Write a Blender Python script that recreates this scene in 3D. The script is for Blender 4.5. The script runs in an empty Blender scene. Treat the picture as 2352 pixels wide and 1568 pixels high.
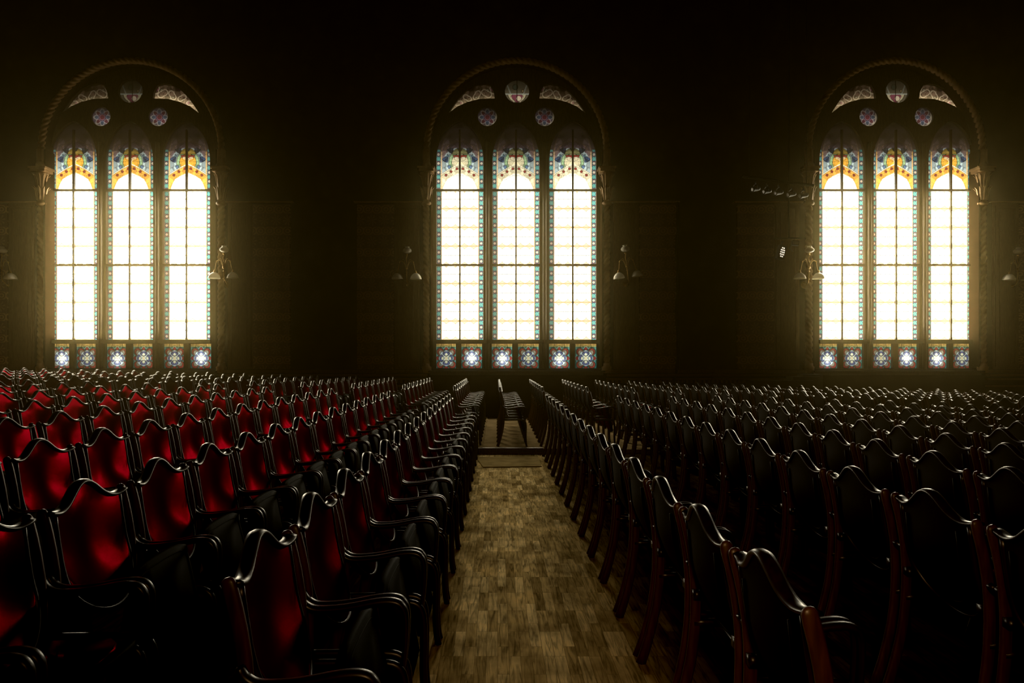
import bpy, math, random
import numpy as np
from mathutils import Vector, Matrix, Euler
random.seed(7)
RNG = np.random.RandomState(11)
SC = bpy.context.scene
COL = SC.collection
PI = math.pi

# ------------------------------------------------------------------ camera model (full frame 2352 x 1568)
F = 1440.0          # focal length in pixels
VX, VY = 1143.0, 825.0   # where the rows vanish
EYE = 1.51
WALL_Y = 15.5
def at(px, py, Y):
    """point in the hall seen at a pixel of the photograph at depth Y"""
    return Vector(((px - VX) * Y / F, Y, EYE - (py - VY) * Y / F))

# ------------------------------------------------------------------ object helpers
def link(o, parent=None):
    COL.objects.link(o)
    if parent is not None:
        o.parent = parent
    return o
def tag(o, label=None, cat=None, group=None, kind=None):
    if label: o['label'] = label
    if cat: o['category'] = cat
    if group: o['group'] = group
    if kind: o['kind'] = kind
    return o
def empty(name, loc=(0, 0, 0), rotz=0.0, parent=None):
    o = bpy.data.objects.new(name, None)
    o.location = loc; o.rotation_euler = (0, 0, rotz); o.empty_display_size = 0.1
    return link(o, parent)

class MB:
    """collects shapes into one mesh"""
    def __init__(s): s.v = []; s.f = []; s.m = []; s.mi = 0
    def add(s, verts, faces):
        b = len(s.v)
        s.v += [tuple(p) for p in verts]
        s.f += [tuple(i + b for i in f) for f in faces]
        s.m += [s.mi] * len(faces)
        return s
    def box(s, c, d, rot=None):
        cx, cy, cz = c; hx, hy, hz = d[0] / 2, d[1] / 2, d[2] / 2
        P = [Vector((sx * hx, sy * hy, sz * hz)) for sx in (-1, 1) for sy in (-1, 1) for sz in (-1, 1)]
        if rot: P = [rot @ p for p in P]
        P = [(p.x + cx, p.y + cy, p.z + cz) for p in P]
        return s.add(P, [(0, 1, 3, 2), (4, 6, 7, 5), (0, 4, 5, 1), (2, 3, 7, 6), (0, 2, 6, 4), (1, 5, 7, 3)])
    def rings(s, rings, caps=True, closed=False):
        n = len(rings[0]); V = []; Fc = []
        for r in rings: V += list(r)
        m = len(rings)
        for i in range(m if closed else m - 1):
            for j in range(n):
                a = i * n + j; b = i * n + (j + 1) % n
                i2 = (i + 1) % m
                Fc.append((a, b, i2 * n + (j + 1) % n, i2 * n + j))
        if caps and not closed:
            Fc.append(tuple(range(n - 1, -1, -1)))
            Fc.append(tuple((m - 1) * n + j for j in range(n)))
        return s.add(V, Fc)
    def sweep(s, path, sec, side, caps=True, scales=None, closed=False):
        """sweep section sec [(a,b)] (a along 'side', b along side x tangent) along path"""
        path = [Vector(p) for p in path]; side0 = Vector(side)
        R = []
        n = len(path)
        for i, p in enumerate(path):
            if closed: t = path[(i + 1) % n] - path[i - 1]
            else: t = path[min(i + 1, n - 1)] - path[max(i - 1, 0)]
            t.normalize()
            sd = side0 - t * side0.dot(t)
            if sd.length < 1e-4: sd = t.orthogonal()
            sd.normalize(); up = t.cross(sd)
            k = scales[i] if scales else 1.0
            R.append([p + sd * (a * k) + up * (b * k) for a, b in sec])
        return s.rings(R, caps, closed)
    def lathe(s, prof, c=(0, 0, 0), n=20, rot=None):
        """prof [(r,z)] about local z"""
        R = []
        for r, z in prof:
            ring = []
            for j in range(n):
                a = 2 * PI * j / n
                p = Vector((max(r, 1e-4) * math.cos(a), max(r, 1e-4) * math.sin(a), z))
                if rot: p = rot @ p
                ring.append(p + Vector(c))
            R.append(ring)
        return s.rings(R, True)
    def grid(s, P):
        """P[i][j] points"""
        n, m = len(P), len(P[0])
        V = [p for r in P for p in r]
        return s.add(V, [(i * m + j, i * m + j + 1, (i + 1) * m + j + 1, (i + 1) * m + j) for i in range(n - 1) for j in range(m - 1)])
    def mesh(s, name, mats, smooth=True):
        me = bpy.data.meshes.new(name)
        me.from_pydata(s.v, [], s.f); me.update()
        for m in (mats if isinstance(mats, (list, tuple)) else [mats]): me.materials.append(m)
        me.polygons.foreach_set('material_index', s.m)
        if smooth: me.shade_smooth()
        return me
    def build(s, name, mats, parent=None, smooth=True, loc=None):
        o = bpy.data.objects.new(name, s.mesh(name, mats, smooth))
        if loc is not None: o.location = loc
        return link(o, parent)

def rsec(w, h, n=8, p=3.0):
    """rounded section, full size w x h"""
    out = []
    for j in range(n):
        a = 2 * PI * (j + .5) / n
        c, d = math.cos(a), math.sin(a)
        k = (abs(c) ** p + abs(d) ** p) ** (-1 / p)
        out.append((w / 2 * c * k, h / 2 * d * k))
    return out
def circ(r, n=8): return [(r * math.cos(2 * PI * j / n), r * math.sin(2 * PI * j / n)) for j in range(n)]
def smooth_path(pts, n=6, closed=False):
    """Catmull-Rom"""
    pts = [Vector(p) for p in pts]; out = []
    m = len(pts)
    for i in range(m - 1):
        p0 = pts[max(i - 1, 0)]; p1 = pts[i]; p2 = pts[i + 1]; p3 = pts[min(i + 2, m - 1)]
        for k in range(n):
            t = k / n
            out.append(.5 * ((2 * p1) + (p2 - p0) * t + (2 * p0 - 5 * p1 + 4 * p2 - p3) * t * t + (3 * p1 - p0 - 3 * p2 + p3) * t ** 3))
    out.append(pts[-1])
    return out

# ------------------------------------------------------------------ materials
class NT:
    def __init__(s, m):
        m.use_nodes = True
        s.t = m.node_tree; s.t.nodes.clear()
        s.out = s.t.nodes.new('ShaderNodeOutputMaterial')
    def n(s, typ, **kw):
        nd = s.t.nodes.new(typ)
        for k, v in kw.items():
            if k.startswith('i_'): nd.inputs[k[2:].replace('_', ' ')].default_value = v
            else: setattr(nd, k, v)
        return nd
    def l(s, a, b): s.t.links.new(a, b)
    def math(s, op, a, b=None, c=None, clamp=False):
        nd = s.t.nodes.new('ShaderNodeMath'); nd.operation = op; nd.use_clamp = clamp
        for i, x in enumerate((a, b, c)):
            if x is None: continue
            if isinstance(x, (int, float)): nd.inputs[i].default_value = x
            else: s.l(x, nd.inputs[i])
        return nd.outputs[0]
    def ramp(s, fac, stops):
        nd = s.t.nodes.new('ShaderNodeValToRGB')
        cr = nd.color_ramp
        while len(cr.elements) < len(stops): cr.elements.new(.5)
        for e, (p, c) in zip(cr.elements, stops): e.position = p; e.color = (*c, 1)
        s.l(fac, nd.inputs[0]); return nd.outputs[0]
    def mix(s, fac, a, b, mode='MIX'):
        nd = s.t.nodes.new('ShaderNodeMix'); nd.data_type = 'RGBA'; nd.blend_type = mode
        for i, x in ((0, fac), (6, a), (7, b)):
            if isinstance(x, (int, float)): nd.inputs[i].default_value = x
            elif isinstance(x, tuple): nd.inputs[i].default_value = (*x, 1)
            else: s.l(x, nd.inputs[i])
        return nd.outputs[2]
def newmat(name):
    m = bpy.data.materials.new(name); return m, NT(m)

def m_wood(name, dark, light, rough=.3, coat=.4, scale=1.0, spec=.5):
    m, t = newmat(name)
    tc = t.n('ShaderNodeTexCoord')
    mp = t.n('ShaderNodeMapping'); mp.inputs['Scale'].default_value = (14 * scale, 14 * scale, 2.0 * scale)
    t.l(tc.outputs['Object'], mp.inputs[0])
    nz = t.n('ShaderNodeTexNoise'); nz.inputs['Scale'].default_value = 4; nz.inputs['Detail'].default_value = 5
    t.l(mp.outputs[0], nz.inputs['Vector'])
    c = t.ramp(nz.outputs['Fac'], [(.3, dark), (.7, light)])
    b = t.n('ShaderNodeBsdfPrincipled')
    t.l(c, b.inputs['Base Color']); b.inputs['Roughness'].default_value = rough
    b.inputs['Coat Weight'].default_value = coat; b.inputs['Coat Roughness'].default_value = .2
    b.inputs['Specular IOR Level'].default_value = spec
    t.l(b.outputs[0], t.out.inputs[0]); return m
def m_plain(name, col, rough=.6, metal=0.0, noise=.25, scale=6.0, sheen=0.0, coat=0.0, trans=0.0, spec=.5):
    m, t = newmat(name)
    tc = t.n('ShaderNodeTexCoord')
    nz = t.n('ShaderNodeTexNoise'); nz.inputs['Scale'].default_value = scale; nz.inputs['Detail'].default_value = 4
    t.l(tc.outputs['Object'], nz.inputs['Vector'])
    a = tuple(max(0, x * (1 - noise)) for x in col); c2 = tuple(min(1, x * (1 + noise)) for x in col)
    c = t.ramp(nz.outputs['Fac'], [(.3, a), (.7, c2)])
    if spec <= .05 and not metal:
        b = t.n('ShaderNodeBsdfDiffuse'); t.l(c, b.inputs[0]); t.l(b.outputs[0], t.out.inputs[0]); return m
    b = t.n('ShaderNodeBsdfPrincipled')
    t.l(c, b.inputs['Base Color']); b.inputs['Roughness'].default_value = rough; b.inputs['Metallic'].default_value = metal
    b.inputs['Sheen Weight'].default_value = sheen; b.inputs['Coat Weight'].default_value = coat
    b.inputs['Specular IOR Level'].default_value = spec
    if sheen:
        b.inputs['Sheen Tint'].default_value = (*c2, 1)
    t.l(b.outputs[0], t.out.inputs[0]); return m

WOOD = m_wood('varnished dark wood', (.007, .003, .0013), (.018, .0065, .0024), .36, .10, spec=.6)
WOOD_LEG = m_wood('worn varnished wood', (.035, .0125, .0034), (.085, .031, .0085), .42, .1)
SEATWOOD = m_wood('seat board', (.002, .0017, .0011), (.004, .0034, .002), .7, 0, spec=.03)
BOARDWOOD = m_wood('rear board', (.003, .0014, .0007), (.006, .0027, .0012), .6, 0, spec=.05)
JAMBM = m_plain('brown jamb moulding', (.014, .0072, .0034), .7, noise=.3, scale=4, spec=.02)
def m_red():
    m, t = newmat('red satin upholstery')
    tc = t.n('ShaderNodeTexCoord'); nz = t.n('ShaderNodeTexNoise'); nz.inputs['Scale'].default_value = 70; nz.inputs['Detail'].default_value = 3
    t.l(tc.outputs['Object'], nz.inputs['Vector'])
    d = t.n('ShaderNodeBsdfDiffuse'); t.l(t.ramp(nz.outputs['Fac'], [(.3, (.009, .0002, .0005)), (.7, (.012, .0003, .0007))]), d.inputs[0])
    g = t.n('ShaderNodeBsdfGlossy'); t.l(t.ramp(nz.outputs['Fac'], [(.3, (.052, .0001, .002)), (.7, (.058, .0002, .0023))]), g.inputs[0])
    g.inputs['Roughness'].default_value = .22; g.inputs['Anisotropy'].default_value = .55
    tg = t.n('ShaderNodeVectorTransform'); tg.vector_type = 'VECTOR'; tg.convert_from = 'OBJECT'; tg.convert_to = 'WORLD'; tg.inputs[0].default_value = (0, 1, 0); t.l(tg.outputs[0], g.inputs['Tangent'])
    a = t.n('ShaderNodeAddShader'); t.l(d.outputs[0], a.inputs[0]); t.l(g.outputs[0], a.inputs[1])
    t.l(a.outputs[0], t.out.inputs[0]); return m
RED = m_red()
DARKWOOD = m_wood('window oak', (.02, .013, .007), (.05, .032, .016), .5, 0)
GILT = m_plain('gilded plaster', (.24, .14, .055), .6, noise=.3, scale=5, spec=.3)
BRASS = m_plain('aged brass', (.5, .3, .1), .28, 1.0, .2)
BLACK = m_plain('black metal', (.008, .008, .007), .6, 0, .2, spec=.12)
CABLEM = m_plain('black cable', (.006, .005, .004), .8, noise=.1, spec=.03)
PLATEM = m_plain('worn floor plate', (.50, .37, .165), .7, spec=.03, noise=.3, scale=4)

def m_opal():
    m, t = newmat('opal glass shade')
    tc = t.n('ShaderNodeTexCoord'); nz = t.n('ShaderNodeTexNoise'); nz.inputs['Scale'].default_value = 8
    t.l(tc.outputs['Object'], nz.inputs['Vector'])
    c = t.ramp(nz.outputs['Fac'], [(.3, (.82, .78, .64)), (.7, (.90, .86, .74))])
    b = t.n('ShaderNodeBsdfPrincipled'); t.l(c, b.inputs['Base Color'])
    b.inputs['Roughness'].default_value = .2; b.inputs['Subsurface Weight'].default_value = 0
    tr = t.n('ShaderNodeBsdfTranslucent'); t.l(c, tr.inputs[0])
    mx = t.n('ShaderNodeMixShader'); mx.inputs[0].default_value = .35
    t.l(b.outputs[0], mx.inputs[1]); t.l(tr.outputs[0], mx.inputs[2]); t.l(mx.outputs[0], t.out.inputs[0]); return m
OPAL = m_opal()

def m_planks():
    m, t = newmat('worn oak block floor')
    tc = t.n('ShaderNodeTexCoord')
    mp = t.n('ShaderNodeMapping'); mp.inputs['Rotation'].default_value = (0, 0, PI / 2)
    t.l(tc.outputs['Object'], mp.inputs[0])
    br = t.n('ShaderNodeTexBrick'); br.offset = .37; br.offset_frequency = 3; br.squash = 1.0
    br.inputs['Scale'].default_value = 1; br.inputs['Brick Width'].default_value = .29; br.inputs['Row Height'].default_value = .058
    br.inputs['Mortar Size'].default_value = .0009; br.inputs['Bias'].default_value = 0
    br.inputs['Color1'].default_value = (0, 0, 0, 1); br.inputs['Color2'].default_value = (1, 1, 1, 1); br.inputs['Mortar'].default_value = (0, 0, 0, 1)
    t.l(mp.outputs[0], br.inputs['Vector'])
    tone = t.ramp(br.outputs['Color'], [(0, (.34, .24, .10)), (.12, (.55, .40, .175)), (.55, (.72, .53, .24)), (1, (.98, .76, .38))])
    # grain
    mp2 = t.n('ShaderNodeMapping'); mp2.inputs['Scale'].default_value = (34, 3.2, 34)
    t.l(tc.outputs['Object'], mp2.inputs[0])
    addv = t.n('ShaderNodeVectorMath', operation='ADD'); t.l(mp2.outputs[0], addv.inputs[0])
    sc = t.n('ShaderNodeVectorMath', operation='SCALE'); sc.inputs[3].default_value = 40
    t.l(br.outputs['Color'], sc.inputs[0]); t.l(sc.outputs[0], addv.inputs[1])
    nz = t.n('ShaderNodeTexNoise'); nz.inputs['Scale'].default_value = 1.3; nz.inputs['Detail'].default_value = 7; nz.inputs['Distortion'].default_value = 1.2
    t.l(addv.outputs[0], nz.inputs['Vector'])
    gr = t.ramp(nz.outputs['Fac'], [(.32, (.35, .35, .35)), (.55, (.95, .95, .95)), (.8, (1.15, 1.15, 1.15))])
    c = t.mix(1.0, tone, gr, 'MULTIPLY')
    # wear stains
    n2 = t.n('ShaderNodeTexNoise'); n2.inputs['Scale'].default_value = 3.5; n2.inputs['Detail'].default_value = 4
    t.l(tc.outputs['Object'], n2.inputs['Vector'])
    st = t.ramp(n2.outputs['Fac'], [(.3, (.45, .43, .4)), (.55, (1, 1, 1)), (.75, (1.25, 1.2, 1.1))])
    c = t.mix(1.0, c, st, 'MULTIPLY')
    c = t.mix(t.math('MULTIPLY', br.outputs['Fac'], .6), c, (.05, .035, .018))
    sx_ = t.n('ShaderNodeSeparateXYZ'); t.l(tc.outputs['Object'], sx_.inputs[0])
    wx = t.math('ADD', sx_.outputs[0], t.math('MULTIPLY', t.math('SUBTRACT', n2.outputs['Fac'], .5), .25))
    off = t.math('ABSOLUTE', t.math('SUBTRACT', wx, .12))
    row_shade = t.ramp(off, [(.50, (1, 1, 1)), (.72, (.45, .42, .38)), (.95, (.10, .085, .07))])     # shade of the seat rows painted in: boards darken away from the aisle
    c = t.mix(1.0, c, row_shade, 'MULTIPLY')
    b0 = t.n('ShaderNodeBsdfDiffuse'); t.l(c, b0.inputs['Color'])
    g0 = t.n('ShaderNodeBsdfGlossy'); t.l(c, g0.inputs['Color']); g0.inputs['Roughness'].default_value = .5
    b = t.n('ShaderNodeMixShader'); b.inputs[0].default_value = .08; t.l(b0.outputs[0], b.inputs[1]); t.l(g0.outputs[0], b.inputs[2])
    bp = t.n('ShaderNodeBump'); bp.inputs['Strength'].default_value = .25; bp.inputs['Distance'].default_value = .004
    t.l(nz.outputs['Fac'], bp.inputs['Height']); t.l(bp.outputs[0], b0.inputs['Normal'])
    t.l(b.outputs[0], t.out.inputs[0]); return m
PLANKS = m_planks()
LINO = m_plain('brown platform floor', (.30, .215, .11), .8, noise=.3, scale=4, spec=.0)
EDGE = m_wood('step nosing', (.05, .035, .02), (.1, .07, .04), .4, 0)

def m_wall():
    m, t = newmat('dark painted wall')
    tc = t.n('ShaderNodeTexCoord')
    vo = t.n('ShaderNodeTexVoronoi'); vo.inputs['Scale'].default_value = 2.6
    t.l(tc.outputs['Object'], vo.inputs['Vector'])
    nz = t.n('ShaderNodeTexNoise'); nz.inputs['Scale'].default_value = 1.4; nz.inputs['Detail'].default_value = 5
    t.l(tc.outputs['Object'], nz.inputs['Vector'])
    c = t.ramp(nz.outputs['Fac'], [(.3, (.022, .013, .008)), (.7, (.04, .024, .013))])
    d = t.ramp(vo.outputs['Distance'], [(.15, (1, 1, 1)), (.4, (.85, .85, .85))])
    c = t.mix(1, c, d, 'MULTIPLY')
    b = t.n('ShaderNodeBsdfPrincipled'); b.inputs[0].default_value = (0, 0, 0, 1)
    b = t.n('ShaderNodeBsdfDiffuse'); t.l(c, b.inputs[0])
    t.l(b.outputs[0], t.out.inputs[0]); return m
WALLM = m_wall()
ROOMM = m_plain('dark hall plaster', (.02, .014, .009), .9, noise=.3, scale=1, spec=.1)
PANELM = m_wood('brown pilaster panelling', (.09, .047, .02), (.14, .074, .03), .6, 0, spec=.1)

def m_bands():
    """painted pilaster: tall bands of roundels between narrow leaf bands"""
    m, t = newmat('painted band pilaster')
    tc = t.n('ShaderNodeTexCoord'); sp = t.n('ShaderNodeSeparateXYZ'); t.l(tc.outputs['Object'], sp.inputs[0])
    x, z = sp.outputs[0], sp.outputs[2]
    per = .53
    v = t.math('FRACT', t.math('DIVIDE', z, per))
    wide = t.math('LESS_THAN', v, .63)
    # roundels
    u = t.math('SUBTRACT', t.math('FRACT', t.math('DIVIDE', x, .295)), .5)
    vv = t.math('SUBTRACT', t.math('DIVIDE', v, .63), .5)
    r = t.math('SQRT', t.math('ADD', t.math('MULTIPLY', u, u), t.math('MULTIPLY', vv, vv)))
    ring = t.math('MULTIPLY', t.math('LESS_THAN', r, .42), wide)
    spoke = t.math('SINE', t.math('MULTIPLY', t.math('ARCTAN2', vv, u), 8))
    petal = t.math('MULTIPLY', ring, t.math('GREATER_THAN', t.math('ADD', spoke, t.math('MULTIPLY', r, -2.)), -.5))
    u2 = t.math('SUBTRACT', t.math('FRACT', t.math('DIVIDE', x, .22)), .5)
    v2 = t.math('SUBTRACT', t.math('DIVIDE', t.math('SUBTRACT', v, .63), .37), .5)
    r2 = t.math('SQRT', t.math('ADD', t.math('MULTIPLY', u2, u2), t.math('MULTIPLY', v2, v2)))
    leaf = t.math('MULTIPLY', t.math('GREATER_THAN', t.math('SINE', t.math('MULTIPLY', r2, 22)), 0), t.math('SUBTRACT', 1., wide))
    base = t.mix(wide, (.24, .125, .058), (.11, .054, .03))
    c = t.mix(t.math('MULTIPLY', petal, .8), base, (.20, .11, .06))
    c = t.mix(t.math('MULTIPLY', leaf, .8), c, (.09, .042, .022))
    b = t.n('ShaderNodeBsdfPrincipled'); t.l(c, b.inputs['Base Color']); b.inputs['Roughness'].default_value = .7
    b.inputs['Specular IOR Level'].default_value = .25
    t.l(b.outputs[0], t.out.inputs[0]); return m
BANDS = m_bands()

def m_glass_pattern(strength=1.0):
    """leaded coloured glass with the daylight of the street in it; colour per piece is in the mesh, brightness per pane on the object"""
    m, t = newmat('leaded stained glass')
    at_ = t.n('ShaderNodeVertexColor'); at_.layer_name = 'glass'
    oi = t.n('ShaderNodeObjectInfo')
    c = t.mix(1, at_.outputs['Color'], oi.outputs['Color'], 'MULTIPLY')
    e = t.n('ShaderNodeEmission'); t.l(c, e.inputs[0]); e.inputs[1].default_value = strength
    t.l(e.outputs[0], t.out.inputs[0])
    m.cycles.emission_sampling = 'NONE'
    return m
GLASS = m_glass_pattern()

def m_clear(f, li):
    """clear leaded panes: thin leads, amber pointed lozenges on the saddle bars"""
    m, t = newmat('clear leaded glass')
    sc_ = lambda c: tuple(x * li for x in c)
    tc = t.n('ShaderNodeTexCoord'); sp = t.n('ShaderNodeSeparateXYZ'); t.l(tc.outputs['Object'], sp.inputs[0])
    x, z = sp.outputs[0], sp.outputs[2]
    PX = .01098
    au = t.math('ABSOLUTE', x)
    u = t.math('FRACT', t.math('DIVIDE', au, 21 * PX))           # cell across
    tri = t.math('SUBTRACT', 1., t.math('ABSOLUTE', t.math('SUBTRACT', t.math('MULTIPLY', u, 2.), 1.)))
    v = t.math('FRACT', t.math('DIVIDE', z, 43 * PX))
    dv = t.math('MULTIPLY', t.math('SUBTRACT', .5, t.math('ABSOLUTE', t.math('SUBTRACT', v, .5))), 43.)   # px from the amber bar
    h = t.math('MULTIPLY_ADD', t.math('POWER', tri, 1.6), 6.3, .8)
    dist = t.math('SUBTRACT', dv, h)
    amber = t.math('LESS_THAN', dist, 0.)
    edge = t.math('LESS_THAN', t.math('ABSOLUTE', dist), .85)
    bar = t.math('LESS_THAN', dv, .9)
    thin = t.math('LESS_THAN', t.math('ABSOLUTE', t.math('SUBTRACT', dv, 21.3)), .95)
    uu = t.math('FRACT', t.math('DIVIDE', au, 10.5 * PX))
    thinv = t.math('LESS_THAN', t.math('SUBTRACT', .5, t.math('ABSOLUTE', t.math('SUBTRACT', uu, .5))), .08)
    c = t.mix(t.math('MULTIPLY', t.math('MAXIMUM', thin, thinv), 1.0), (f, .88 * f, .62 * f), sc_((.82, .80, .70)))
    c = t.mix(t.math('MULTIPLY', amber, 1.0), c, sc_((1.06, .94, .68)))
    c = t.mix(t.math('MULTIPLY', t.math('MAXIMUM', edge, bar), 1.0), c, sc_((.94, .60, .25)))
    e = t.n('ShaderNodeEmission'); t.l(c, e.inputs[0]); e.inputs[1].default_value = 1
    t.l(e.outputs[0], t.out.inputs[0]); return m
CLEARS = [m_clear(29, 1.5), m_clear(14, 1.0), m_clear(26.5, 1.15)]

def m_dots():
    m, t = newmat('lamp lens glint')
    e = t.n('ShaderNodeEmission'); e.inputs[0].default_value = (1, .9, .75, 1); e.inputs[1].default_value = 1.2
    tc = t.n('ShaderNodeTexCoord'); nz = t.n('ShaderNodeTexNoise'); nz.inputs['Scale'].default_value = 30
    t.l(tc.outputs['Object'], nz.inputs['Vector'])
    t.l(t.ramp(nz.outputs['Fac'], [(.3, (.7, .55, .35)), (.7, (1, .93, .8))]), e.inputs[0])
    m.cycles.emission_sampling = 'NONE'
    t.l(e.outputs[0], t.out.inputs[0]); return m
DOTS = m_dots()
LENS = m_plain('dusty lamp lens', (.07, .05, .03), .3, 0, .3, 30)

# ------------------------------------------------------------------ floors (shallow terraces, one per row)
NEAR_ROWS = [(-7.95, .255), (-7.1, .235), (-6.2, .21), (-5.3, .185), (-4.42, .155), (-3.53, .127), (-2.6, .095), (-1.73, .048), (-.79, 0),
             (.71, 0), (1.75, 0), (2.55, -.005), (3.37, -.022), (4.2, -.04), (5.03, -.06), (5.85, -.078), (6.65, -.095), (7.45, -.112)]
STEP_Y = 10.05
FAR_ROWS = [(-.76 - .85 * k, .08 + .018 + .021 * k) for k in range(13)][::-1] + [(0., .08), (.71, .08), (1.46, .078), (2.23, .068)] + \
           [(3.0 + .79 * k, .05 - .021 * k) for k in range(12)]
def terrace(rows, x0, x1, y0, y1, name, mat, thick=.4):
    edges = [x0] + [r[0] - .24 for r in rows[1:]] + [x1]
    prof = []
    for i, (X, z) in enumerate(rows):
        prof += [(edges[i], z), (edges[i + 1], z)]
    b = MB()
    n = len(prof)
    V = [(x, y0, z) for x, z in prof] + [(x, y1, z) for x, z in prof]
    Fc = [(i, i + 1, n + i + 1, n + i) for i in range(n - 1)]
    V2 = [(x, y0, -thick) for x, z in prof]
    k = len(V)
    Fc += [(k + i, k + i + 1, i + 1, i) for i in range(n - 1)]
    b.add(V + V2, Fc)
    o = b.build(name, mat, smooth=False)
    return tag(o, kind='structure')
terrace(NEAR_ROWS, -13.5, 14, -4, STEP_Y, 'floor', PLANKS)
terrace(FAR_ROWS, -13.5, 14, STEP_Y, WALL_Y + .5, 'floor', LINO)
# wooden nosing of the platform step over the bare aisle
b = MB(); b.box((0.0, STEP_Y - .012, .052), (1.46, .03, .062)); b.box((0.0, STEP_Y - .012, .088), (1.46, .05, .014))
tag(b.build('trim_1', EDGE, smooth=False), kind='structure')

# ------------------------------------------------------------------ room shell
def shell(name, c, d, mat=ROOMM):
    b = MB(); b.box(c, d); return tag(b.build(name, mat, smooth=False), kind='structure')
shell('wall_left', (-13.6, 5.75, 6.5), (.3, 20.5, 14.6))
shell('wall_right', (14.1, 5.75, 6.5), (.3, 20.5, 14.6))
shell('wall_front', (.25, -4.15, 6.5), (28, .3, 14.6))
shell('ceiling', (.25, 5.9, 13.9), (28, 20.6, .3))

S = WALL_Y / F      # metres per pixel at the wall face
GY = WALL_Y + .30   # glass plane
SG = GY / F
WINS = [dict(cx=303.0, sx=1.0, k=1.35), dict(cx=1186.5, sx=1.0, k=.62), dict(cx=2056.0, sx=.965, k=1.2)]
ARC_V, ARC_R = 345.0, 200.0
def zpx(v, Y=WALL_Y): return EYE - (v - VY) * Y / F

def plate(name, outlines, y0, y1, mat, parent=None):
    """flat plate with holes: outlines in (x,z), first the rim"""
    cu = bpy.data.curves.new(name, 'CURVE'); cu.dimensions = '2D'; cu.fill_mode = 'BOTH'
    for pts in outlines:
        sp = cu.splines.new('POLY'); sp.points.add(len(pts) - 1); sp.use_cyclic_u = True
        for p, (x, z) in zip(sp.points, pts): p.co = (x, z, 0, 1)
    cu.extrude = (y1 - y0) / 2
    tmp = bpy.data.objects.new('tmp', cu); COL.objects.link(tmp)
    dg = bpy.context.evaluated_depsgraph_get(); dg.update()
    me = bpy.data.meshes.new_from_object(tmp.evaluated_get(dg))
    bpy.data.objects.remove(tmp); bpy.data.curves.remove(cu)
    me.name = name
    me.transform(Matrix(((1, 0, 0, 0), (0, 0, -1, (y0 + y1) / 2), (0, 1, 0, 0), (0, 0, 0, 1))))
    me.materials.clear(); me.materials.append(mat)
    o = bpy.data.objects.new(name, me)
    return link(o, parent)

def arch_outline(xc, hw, v0, r=None, n=40, Y=WALL_Y):
    k = Y / F
    pts = [(xc - hw * k, zpx(v0, Y))]
    for i in range(n + 1):
        a = PI - PI * i / n
        pts.append((xc + hw * k * math.cos(a), zpx(ARC_V, Y) + (r or hw) * k * math.sin(a)))
    pts.append((xc + hw * k, zpx(v0, Y)))
    return pts
rim = [(-13.5, -.6), (14, -.6), (14, 13.8), (-13.5, 13.8)]
holes = [arch_outline((w['cx'] - VX) * S, ARC_R * w['sx'], 849, ARC_R) for w in WINS]
tag(plate('wall_back', [rim] + holes, WALL_Y, WALL_Y + .42, WALLM), kind='structure')

# ------------------------------------------------------------------ stained glass patterns (float colour per vertex)
def canvas(w, h, res=1.0):
    """pixel grid centred in u, v upward from 0"""
    nu, nv = int(w * res) + 1, int(h * res) + 1
    u = np.linspace(-w / 2, w / 2, nu); v = np.linspace(0, h, nv)
    U, V = np.meshgrid(u, v)
    return U, V, np.zeros(U.shape + (3,))
def fill(img, sdf, col, lead=.7, dark=.12):
    lead *= .8
    img[sdf < 0] = col
    img[np.abs(sdf) < lead] *= dark
def ell(U, V, cu, cv, ru, rv, rot=0):
    c, s = math.cos(rot), math.sin(rot)
    a = ((U - cu) * c + (V - cv) * s) / ru; b = (-(U - cu) * s + (V - cv) * c) / rv
    return (np.sqrt(a * a + b * b) - 1) * min(ru, rv)
def dia(U, V, cu, cv, r): return (np.abs(U - cu) + np.abs(V - cv) - r) * .7
def seg(U, V, pts):
    d = np.full(U.shape, 1e9)
    for (x0, y0), (x1, y1) in zip(pts[:-1], pts[1:]):
        dx, dy = x1 - x0, y1 - y0
        t = np.clip(((U - x0) * dx + (V - y0) * dy) / (dx * dx + dy * dy), 0, 1)
        d = np.minimum(d, np.hypot(U - x0 - t * dx, V - y0 - t * dy))
    return d
def shatter(I, U, V, mask, n, jit=.3, lead=.45, dark=.45, seed=1):
    """split an area into small leaded pieces, mirror-symmetric"""
    rs = np.random.RandomState(seed); A = np.abs(U[mask]); B = V[mask]
    if A.size == 0: return
    pu = rs.uniform(0, np.abs(U).max(), n); pv = rs.uniform(V.min(), V.max(), n)
    D = np.hypot(A[:, None] - pu[None], B[:, None] - pv[None])
    o = np.argsort(D, 1)[:, :2]; d0 = np.take_along_axis(D, o[:, :1], 1)[:, 0]; d1 = np.take_along_axis(D, o[:, 1:2], 1)[:, 0]
    f = 1 + jit * (rs.rand(n) - .5) * 2
    k = f[o[:, 0]] * np.where(d1 - d0 < lead * 2, dark, 1)
    I[mask] = I[mask] * k[:, None]
def mottled(U, scale=.25):
    return 1 + scale * (RNG.rand(*U.shape) - .5)
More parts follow.
